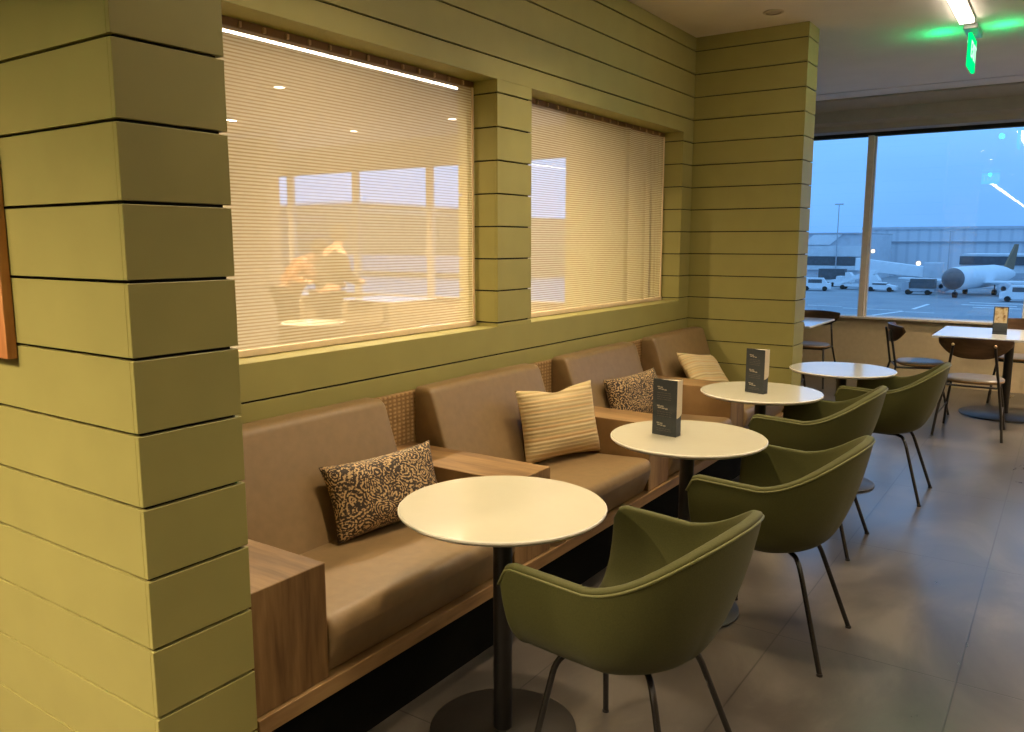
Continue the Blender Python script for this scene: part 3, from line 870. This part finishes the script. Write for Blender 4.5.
def downlight(x, y, label_, power, lit=True, group='recessed ceiling downlights', r=0.055):
    t = empty('downlight', (x, y, ZC)); tag(t, label_, 'light', group)
    bm = bmesh.new(); lathe(bm, [(r + 0.018, -0.0005), (r + 0.018, -0.006), (r, -0.008), (r, -0.001)], 32)
    link('trim_ring', bm, M['trim_white'], t, smooth=True, angle=40)
    bm = bmesh.new(); lathe(bm, [(0, -0.003), (r - 0.002, -0.003), (r - 0.002, -0.001), (0, -0.001)], 32)
    link('lens', bm, M['down'] if lit else M['trim_white'], t)
    if lit:
        ld = bpy.data.lights.new('downlight_lamp', 'AREA'); ld.shape = 'DISK'; ld.size = r * 2 - 0.01
        ld.energy = power; ld.color = (1.0, 0.78, 0.50); ld.spread = R(130)
        lo = bpy.data.objects.new('downlight_lamp', ld); COL.objects.link(lo); lo.parent = t; lo.location = (0, 0, -0.012)
    return t
downlight(-1.79, 5.70, 'unlit round ceiling fitting in front of the far pillar', 0, False, 'round ceiling fittings', 0.05)
DP = 22
for (x, y, p_) in ((-2.2, -0.9, 100), (-3.4, -1.2, 115), (-1.3, -1.8, 80), (-1.42, 2.2, 20), (-1.42, 3.9, 20), (0.6, -0.6, DP), (1.1, 2.4, DP), (1.1, 5.2, DP), (0.75, 7.6, 40), (0.6, 8.9, 60), (2.2, 8.6, 40)):
    downlight(x, y, 'added warm downlight, unseen, brightening the room from outside the picture', p_)  # added lamps, unseen: they lift the near pillar, tables and window zone
for (x, y, p_) in ((-4.0, 2.4, 105), (-4.0, 4.2, 105), (-5.9, 3.2, 105), (-6.6, 5.6, 105), (-9.4, 5.0, 105), (-6.5, 8.2, 95), (-11.5, 8.2, 95)):
    downlight(x, y, 'added warm downlight brightening the room behind the mesh screens', p_)  # lamps added to brighten the far room and the mesh
downlight(-8.30, 8.30, 'small bright downlight seen through the middle of the large mesh screen', 20)
led_strip(-1.90, -30.0, -4.1, 'white linear ceiling light behind the camera, mirrored in the window', M['led'])
led_strip(1.9, 1.0, 9.0, 'added linear ceiling light, unseen, brightening the right side of the room', M['led'])  # added strip, unseen: extra light for the ceiling and window zone

# exit sign: edge-lit green blade under a ceiling canopy
t = empty('exit_sign', (-0.735, 6.93, ZC)); tag(t, 'green edge-lit exit sign hanging from the ceiling past the linear light', 'sign')
bm = bmesh.new(); box(bm, -0.045, 0.045, -0.17, 0.17, -0.038, -0.0005, bevel=0.005); link('canopy', bm, M['steel'], t)
bm = bmesh.new(); tube(bm, [(0, 0, -0.038), (0, 0, -0.062)], 0.012, 12); link('stem', bm, M['steel'], t)
bm = bmesh.new(); box(bm, -0.012, 0.012, -0.165, 0.165, -0.285, -0.060, bevel=0.003); link('blade', bm, M['exit_green'], t)
me = text_mesh('EXIT', 0.16, 0.0015); me.materials.clear(); me.materials.append(M['exit_letters'])
for s in (-1, 1):
    o = bpy.data.objects.new('lettering', me); COL.objects.link(o); o.parent = t
    o.matrix_local = Matrix.Translation((0.0135 * s, 0, -0.172)) @ Matrix.Rotation(PI / 2 * s, 4, 'Z') @ Matrix.Rotation(PI / 2, 4, 'X')
for s in (-1, 1):
    ld = bpy.data.lights.new('exit_glow', 'POINT'); ld.energy = 1.7; ld.color = (0.0, 1.0, 0.28); ld.shadow_soft_size = 0.03
    lo = bpy.data.objects.new('exit_glow', ld); COL.objects.link(lo); lo.parent = t; lo.location = (0.20 * s, 0, -0.11)

t2 = copy_tree(t); t2.location = (-1.60, -0.35, ZC); t2.rotation_euler = (0, 0, PI / 2)
tag(t2, 'green edge-lit exit sign behind the camera, seen only as a green reflection in the window', 'sign')

# ------------------------------------------------------------------ room behind the mesh screens
rt = None
for (x, y, lb_) in ((-6.38, 5.72, 'round table lit by the window, low centre behind the large mesh screen'),
                    (-4.9, 6.15, 'round table behind the left part of the folded mesh screen')):
    o = copy_tree(tb); o.location = (x, y, 0); tag(o, lb_, 'table', 'round tables behind the mesh')
o = copy_tree(sq); o.location = (-8.35, 8.9, 0); tag(o, 'square table by the windows, right side behind the large mesh screen', 'table', 'square tables behind the mesh')
o = copy_tree(sq); o.location = (-10.6, 8.9, 0); tag(o, 'square table by the windows, left side behind the large mesh screen', 'table', 'square tables behind the mesh')
for (x, y, rz, lb_) in ((-8.75, 8.12, 0.1, 'dark café chair before the right window table behind the large mesh screen'),
                        (-7.75, 8.0, -0.1, 'dark café chair nearest the jamb behind the large mesh screen'),
                        (-10.5, 8.0, 0.15, 'dark café chair before the left window table behind the large mesh screen'),
                        (-5.7, 5.6, PI / 2 + 0.2, 'dark café chair at the low table behind the large mesh screen')):
    o = copy_tree(cc0); o.location = (x, y, 0); o.rotation_euler = (0, 0, rz); tag(o, lb_, 'chair', 'café chairs behind the mesh')

def person(name, loc, rz, label_, top, lean=0.0):
    """standing figure leaning forward (+x); one skinned body, clothing and hair as children"""
    t = empty(name, loc, rz); tag(t, label_, 'person')
    def skin(nm, verts, edges, rad, mat, root=0, lvl=2):
        me = bpy.data.meshes.new(nm); me.from_pydata([Vector(v) for v in verts], edges, [])
        o = bpy.data.objects.new(nm, me); COL.objects.link(o)
        md = o.modifiers.new('skin', 'SKIN'); md.use_smooth_shade = True
        for i, r_ in enumerate(rad):
            sv = me.skin_vertices[0].data[i]; sv.radius = r_ if isinstance(r_, tuple) else (r_, r_); sv.use_root = (i == root)
        sd = o.modifiers.new('sub', 'SUBSURF'); sd.levels = lvl; sd.render_levels = lvl
        me.materials.append(mat); o.parent = t; return o
    f = lean
    def L(x, y, z):        # lean everything above the hips forward
        if z > 0.95:
            d = z - 0.95; return (x + d * math.sin(f), y, 0.95 + d * math.cos(f))
        return (x, y, z)
    V = [(0, 0, .95), L(0, 0, 1.12), L(0, 0, 1.32), L(0, 0, 1.46), L(0.02, 0, 1.54), L(0.035, 0, 1.66),
         (0, .10, .88), (0.02, .12, .50), (0, .13, .09), (0.13, .14, .04),
         (0, -.10, .88), (0.05, -.12, .50), (-.06, -.13, .09), (0.07, -.14, .04),
         L(0, .19, 1.42), L(.06, .25, 1.16), L(.27, .22, 1.06), L(.36, .20, 1.04),
         L(0, -.19, 1.42), L(.08, -.25, 1.16), L(.29, -.20, 1.10), L(.38, -.18, 1.09)]
    E_ = [(0, 1), (1, 2), (2, 3), (3, 4), (4, 5), (0, 6), (6, 7), (7, 8), (8, 9), (0, 10), (10, 11), (11, 12), (12, 13), (3, 14), (14, 15), (15, 16), (16, 17), (3, 18), (18, 19), (19, 20), (20, 21)]
    rad = [(.13, .16), (.12, .15), (.13, .17), (.09, .12), .055, .095, .10, .07, .045, .04, .10, .07, .045, .04, .065, .05, .037, .035, .065, .05, .037, .035]
    skin('body', V, E_, rad, M['skin'])
    Vc = [V[0], V[1], V[2], V[3], V[14], V[15], V[16], V[18], V[19], V[20]]
    Ec = [(0, 1), (1, 2), (2, 3), (3, 4), (4, 5), (5, 6), (3, 7), (7, 8), (8, 9)]
    skin('jacket', Vc, Ec, [(.155, .185), (.15, .18), (.155, .195), (.10, .13), .085, .068, .052, .085, .068, .052], top)
    Vt = [V[0], V[6], V[7], V[8], V[10], V[11], V[12]]
    skin('trousers', Vt, [(0, 1), (1, 2), (2, 3), (0, 4), (4, 5), (5, 6)], [(.14, .17), .115, .088, .062, .115, .088, .062], M['coat'])
    bm = bmesh.new(); bmesh.ops.create_uvsphere(bm, u_segments=20, v_segments=12, radius=0.112)
    c_ = Vector(V[5])
    for v in bm.verts: v.co = Vector((v.co.x * 1.0, v.co.y * 0.92, v.co.z * 1.05)) + c_ + Vector((-0.018, 0, 0.03))
    link('hair', bm, M['hair'], t, smooth=True)
    return t
person('person', (-7.30, 6.78, 0), R(75), 'person in a dark jacket leaning forward, seen dimly through the large mesh screen', M['coat'], 0.25)
person('person', (-8.45, 7.15, 0), R(20), 'person in an orange top bending down, seen dimly at left through the mesh', M['hivis'], 0.75)

# ------------------------------------------------------------------ outdoors: the airport apron
GZ = -5.0
def out(o, label_, cat, group=None): return tag(o, label_, cat, group)
bm = bmesh.new(); box(bm, -500, 300, 14, 700, GZ - 0.5, GZ)
struct(link('ground', bm, M['apron']))

def painted(pts, w):
    bm = bmesh.new()
    for (x0, y0, x1, y1) in pts:
        d = Vector((x1 - x0, y1 - y0)).normalized(); n_ = Vector((-d.y, d.x)) * w / 2
        prism(bm, [(x0 + n_.x, y0 + n_.y), (x1 + n_.x, y1 + n_.y), (x1 - n_.x, y1 - n_.y), (x0 - n_.x, y0 - n_.y)], 'z', GZ + 0.005, GZ + 0.03)
    return bm
o = link('apron_marking', painted([(-15.2, 78.5, -13.3, 86.5), (-12.9, 90.0, -12.6, 98.0)], 0.35), M['line_white'])
out(o, 'white dashed guide line running away across the apron', 'marking')
o = link('apron_marking', painted([(-23, 89.5, -19.6, 89.5), (-19, 87.5, -13.5, 87.5), (-13, 86, -10.5, 86)], 0.22), M['line_white'])
out(o, 'thin white lines crossing the apron near the window mullion', 'marking')
o = link('apron_marking', painted([(-9.6, 99.5, -4.5, 99.5), (-9.2, 103.5, -3.5, 103.5), (-8.2, 96.0, -4.0, 96.0)], 0.5), M['line_white'])
out(o, 'broad white bars painted on the apron at the right', 'marking')

# left terminal: roof lights with diagonal struts, dark window band
t = empty('terminal_building', (-45, 150, GZ)); tag(t, 'pale low terminal with slanted roof lights and dark window strip, left pane', 'building')
def tb_(nm, mat, x0, x1, y0, y1, z0, z1, **kw): return link(nm, B(x0 + 45, x1 + 45, y0 - 150, y1 - 150, z0 - GZ, z1 - GZ, **kw), mat, t)
tb_('wall', M['ext_mid'], -75, -29.8, 150, 175, GZ, 2.0)
tb_('upper_fascia', M['ext_white'], -75, -29.8, 149.6, 150, -0.75, 1.05)
tb_('window_band', M['ext_dark'], -75, -31.0, 149.5, 149.7, -2.25, -0.85)
tb_('lower_fascia', M['ext_white'], -75, -29.8, 149.4, 150, -3.1, -2.35)
bm = bmesh.new()
for i in range(6):
    x = -72 + i * 6.4
    prism(bm, [(x + 45, 1.25 - GZ), (x + 4.7 + 45, 1.25 - GZ), (x + 6.6 + 45, 3.0 - GZ), (x + 1.9 + 45, 3.0 - GZ)], 'y', -0.35, 0.0)
link('roof_light', bm, M['ext_light'], t)
tb_('roof', M['ext_grey'], -75, -29.8, 149.7, 176, 3.05, 3.3)
tb_('roof_backing', M['ext_mid'], -75, -29.8, 150.0, 175.9, 2.0, 3.05)
# hangar behind, ribbed
t = empty('hangar', (-10, 180, GZ)); tag(t, 'wide ribbed hangar across the middle of the window view', 'building')
bm = bmesh.new(); box(bm, -26, 60, 0, 30, 0, 9.2); link('ribbed_wall', bm, M['ext_rib'], t)
link('roof_edge', B(-26.3, 60, -0.3, 30, 9.2, 9.7), M['ext_mid'], t)
link('ledge', B(-26, 60, -0.5, 0, 6.7, 6.9), M['ext_grey'], t)
# right pier
t = empty('pier_building', (0, 140, GZ)); tag(t, 'pale pier building with a dark glazed strip at the right of the view', 'building')
link('wall', B(-14.0, 30, 0, 15, 0, 4.9), M['ext_white'], t)
link('window_band', B(-14.2, 30, -0.25, 0, 3.35, 4.6), M['ext_dark'], t)
link('lower_band', B(-12.5, 30, -0.2, 0, 1.4, 2.2), M['ext_grey'], t)
# boarding bridge
t = empty('boarding_bridge', (-22, 130, GZ)); tag(t, 'white ribbed boarding bridge sloping down right of the mullion', 'bridge')
bm = bmesh.new()
prism(bm, [(-4.6, 4.35), (4.6, 3.2), (4.6, 1.75), (-4.6, 2.6)], 'y', -1.3, 1.3); link('tunnel', bm, M['ext_light'], t)
link('cab', B(4.5, 6.8, -1.6, 1.6, 1.5, 3.8, bevel=0.1), M['ext_mid'], t)
for x in (-2.5, 3.6):
    link('support_leg', B(x - 0.25, x + 0.25, -0.9, 0.9, 0, 2.6), M['ext_grey'], t)
# airliner seen nose-on
t = empty('airliner', (-11.6, 112, GZ), R(-12)); tag(t, 'parked airliner with a dark nose facing the windows', 'aircraft')
def lathe_y(prof, seg=28):
    bm = bmesh.new(); lathe(bm, prof, seg)
    for v in bm.verts: v.co = Vector((v.co.x, v.co.z, v.co.y))
    return bm
bm = lathe_y([(0, -2.6), (0.5, -2.45), (0.95, -1.9), (1.25, -1.1), (1.40, 0.0), (1.42, 2), (1.42, 14), (1.1, 18), (0.5, 22), (0.0, 23)])
for v in bm.verts: v.co.z += 2.3
link('fuselage', bm, M['ext_light'], t, smooth=True)
bm = lathe_y([(0, -2.66), (0.53, -2.5), (0.98, -1.9), (1.28, -1.1), (1.3, -1.0)])
for v in bm.verts: v.co.z += 2.3
link('nose_cone', bm, M['ext_dark'], t, smooth=True)
bm = bmesh.new(); prism(bm, [(-1.0, 6), (-11, 11), (-11, 12.6), (-1.0, 9.5)], 'z', 1.6, 1.8); link('wing', bm, M['ext_light'], t)
bm = bmesh.new(); prism(bm, [(1.0, 6), (11, 11), (11, 12.6), (1.0, 9.5)], 'z', 1.6, 1.8); link('wing', bm, M['ext_light'], t)
for s in (-1, 1):
    bm = lathe_y([(0.3, -0.2), (0.72, -0.3), (0.78, 0.4), (0.6, 2.4), (0.3, 2.6)])
    for v in bm.verts: v.co += Vector((3.6 * s, 6.0, 1.0))
    link('engine', bm, M['ext_mid'], t, smooth=True)
bm = bmesh.new(); prism(bm, [(18.5, 3.4), (22.5, 6.4), (23.8, 6.4), (22.4, 2.9)], 'x', -0.12, 0.12); link('tail_fin', bm, M['ext_brown'], t)
for (x, y) in ((0, 0.0), (-1.7, 9), (1.7, 9)):
    bm = bmesh.new(); tube(bm, [(x, y, 1.3), (x, y, 0.4)], 0.09, 8); g_ = link('landing_gear', bm, M['ext_dark'], t)
    bm = bmesh.new(); tube(bm, [(x - 0.22, y, 0.35), (x + 0.22, y, 0.35)], 0.35, 16); link('wheel', bm, M['rubber'], g_)

def vehicle(kind, x, y, L, H, label_, rz=0.0, mat=None, cargo=None, group=None):
    L *= 0.86; H *= 0.84
    t = empty(kind, (x, y, GZ), rz); tag(t, label_, 'vehicle', group)
    m_ = mat or M['ext_light']; W = 1.9
    bm = bmesh.new()
    if kind == 'van':
        prism(bm, [(-L / 2, .35), (L / 2, .35), (L / 2, H * .55), (L * .36, H * .62), (L * .24, H), (-L / 2, H)], 'y', -W / 2, W / 2)
    elif kind == 'car':
        prism(bm, [(-L / 2, .3), (L / 2, .3), (L / 2, .75), (L * .28, .9), (L * .12, H), (-L * .28, H), (-L * .42, .9), (-L / 2, .85)], 'y', -W / 2, W / 2)
    elif kind == 'baggage_tractor':
        prism(bm, [(-L / 2, .35), (L / 2, .35), (L / 2, 1.0), (L * .15, 1.1), (L * .1, H), (-L * .2, H), (-L * .2, .9), (-L / 2, .9)], 'y', -W / 2, W / 2)
    else:
        prism(bm, [(-L / 2, .45), (L / 2, .45), (L / 2, 1.4), (L * .40, H * .8), (L * .28, H * .8), (L * .28, .8), (-L / 2, .8)], 'y', -W / 2, W / 2)
    link('vehicle_body', bm, m_, t)
    if kind in ('van', 'car'):
        z0, z1 = (H * .62, H * .9) if kind == 'van' else (.92, H - .08)
        bm = bmesh.new(); box(bm, -L * .25, L * .2, -W / 2 - .02, W / 2 + .02, z0, z1); link('side_window', bm, M['ext_dark'], t)
    if kind == 'cargo_truck':
        link('cargo_box', B(-L / 2, L * .25, -W / 2, W / 2, 0.85, H), cargo or M['ext_mid'], t)
    if kind == 'stair_truck':
        bm = bmesh.new(); prism(bm, [(-L / 2, .8), (L * .22, H), (L * .40, H), (L * .40, H - .4), (-L * .35, .8)], 'y', -W / 2 + .2, W / 2 - .2); link('stairway', bm, M['ext_light'], t)
    for sx_ in (-.3, .3):
        for s in (-1, 1):
            bm = bmesh.new(); tube(bm, [(sx_ * L, s * (W / 2 - .12), .33), (sx_ * L, s * (W / 2 + .06), .33)], .33, 14); link('wheel', bm, M['rubber'], t)
    return t
vehicle('van', -29.4, 118, 4.6, 2.1, 'small white van at the left edge of the apron view', 0.2)
vehicle('cargo_truck', -30.8, 136, 6.0, 3.0, 'truck with a dark cargo box under the left terminal', 0, M['ext_light'], M['ext_dark'])
vehicle('baggage_tractor', -29.2, 131, 3.0, 1.9, 'baggage tractor between truck and stair truck', PI)
vehicle('stair_truck', -25.2, 124, 7.0, 3.2, 'passenger stair truck just left of the mullion')
vehicle('car', -21.5, 121, 4.6, 1.45, 'white car right of the window mullion')
vehicle('baggage_tractor', -17.6, 124, 3.2, 1.8, 'dark baggage tractor left of the airliner nose', 0, M['ext_grey'])
vehicle('cargo_truck', -16.2, 116.5, 4.4, 2.4, 'dark low loader beside the airliner nose', PI, M['ext_grey'], M['ext_dark'])
vehicle('van', -4.6, 108, 4.8, 2.2, 'white van with lamps at the right of the apron', PI)
def lamp_post(x, y, h, label_):
    t = empty('lamp_post', (x, y, GZ)); tag(t, label_, 'lamp', 'apron lamp posts')
    bm = bmesh.new(); tube(bm, [(0, 0, 0), (0, 0, h)], [0.12, 0.06], 10); link('mast', bm, M['ext_grey'], t)
    link('lamp_head', B(-0.7, 0.7, -0.2, 0.2, h - 0.1, h + 0.12, bevel=0.04), M['ext_mid'], t)
lamp_post(-34.0, 149, 13.1, 'tall thin mast in the left window pane')
lamp_post(-15.6, 139, 8.4, 'dark mast left of the airliner')
for (x, y, z, lb_) in ((-28.1, 148.8, 0.2, 'small warm lamp on the terminal beside the mullion'), (-18.8, 133, -1.4, 'small warm lamp over the boarding bridge cab')):
    t = empty('wall_lamp', (x, y, z)); tag(t, lb_, 'lamp', 'apron wall lamps')
    bm = bmesh.new(); bmesh.ops.create_uvsphere(bm, u_segments=12, v_segments=8, radius=0.32); link('globe', bm, M['lamp_warm'], t, smooth=True)
    bm = bmesh.new(); tube(bm, [(0, 0.2, 0), (0, 1.4, 0.3)], 0.06, 8); link('bracket', bm, M['ext_grey'], t)

# what the mesh screens look out on: brown buildings and a hill
t = empty('office_building', (-175, 130, GZ)); tag(t, 'brown flat-roofed building seen through the large mesh screen', 'building')
link('block', B(-60, 44, 0, 40, 0, 15.0), M['ext_brown'], t)
link('roof_edge', B(-60.5, 44.5, -0.5, 40, 15.0, 15.7), M['ext_mid'], t)
for r_ in range(3):
    link('window_band', B(-58, 42, -0.2, 0, 3.0 + r_ * 4.0, 4.6 + r_ * 4.0), M['ext_dark'], t)
t = empty('warehouse', (-105, 120, GZ)); tag(t, 'lower brown warehouse seen through the mesh, right of the taller block', 'building')
bm = bmesh.new(); prism(bm, [(-24, 0), (22, 0), (22, 11.2), (4, 11.6), (-10, 12.4), (-24, 14.2)], 'y', 0, 30); link('block', bm, M['ext_brown'], t)
link('door_band', B(-22, 21, -0.3, 0, 1.0, 4.2), M['ext_grey'], t)

# ------------------------------------------------------------------ sky (dusk blue)
w = bpy.data.worlds.new('dusk_sky'); S.world = w; w.use_nodes = True
nt = w.node_tree; nt.nodes.clear()
o_ = nt.nodes.new('ShaderNodeOutputWorld'); bg = nt.nodes.new('ShaderNodeBackground')
tc = nt.nodes.new('ShaderNodeTexCoord'); sp = nt.nodes.new('ShaderNodeSeparateXYZ')
rp = nt.nodes.new('ShaderNodeValToRGB')
nt.links.new(tc.outputs['Generated'], sp.inputs[0])
nz = nt.nodes.new('ShaderNodeTexNoise'); nz.inputs['Scale'].default_value = 3.0; nz.inputs['Detail'].default_value = 4
mp = nt.nodes.new('ShaderNodeMapping'); mp.inputs['Scale'].default_value = (1, 1, 3.5)
nt.links.new(tc.outputs['Generated'], mp.inputs['Vector']); nt.links.new(mp.outputs[0], nz.inputs['Vector'])
ma = nt.nodes.new('ShaderNodeMath'); ma.operation = 'MULTIPLY_ADD'; ma.inputs[1].default_value = 0.16
nt.links.new(nz.outputs['Fac'], ma.inputs[0]); nt.links.new(sp.outputs['Z'], ma.inputs[2])
nt.links.new(ma.outputs[0], rp.inputs['Fac'])
e = rp.color_ramp.elements
e[0].position = 0.03; e[0].color = rgb(92, 148, 216)
e[1].position = 0.30; e[1].color = rgb(128, 186, 246)
x_ = e.new(0.13); x_.color = rgb(106, 166, 234)
x_ = e.new(0.20); x_.color = rgb(116, 178, 244)
nt.links.new(rp.outputs['Color'], bg.inputs['Color']); bg.inputs['Strength'].default_value = 1.45
nt.links.new(bg.outputs[0], o_.inputs['Surface'])

# ------------------------------------------------------------------ camera
cd = bpy.data.cameras.new('camera'); cam = bpy.data.objects.new('camera', cd); COL.objects.link(cam)
cd.sensor_width = 36.0; cd.lens = 816.0 / 1024.0 * 36.0; cd.clip_start = 0.05; cd.clip_end = 2000
cam.location = (0, 0, 1.55); cam.rotation_euler = (R(90 - 8.572), 0, R(34.351))
S.camera = cam
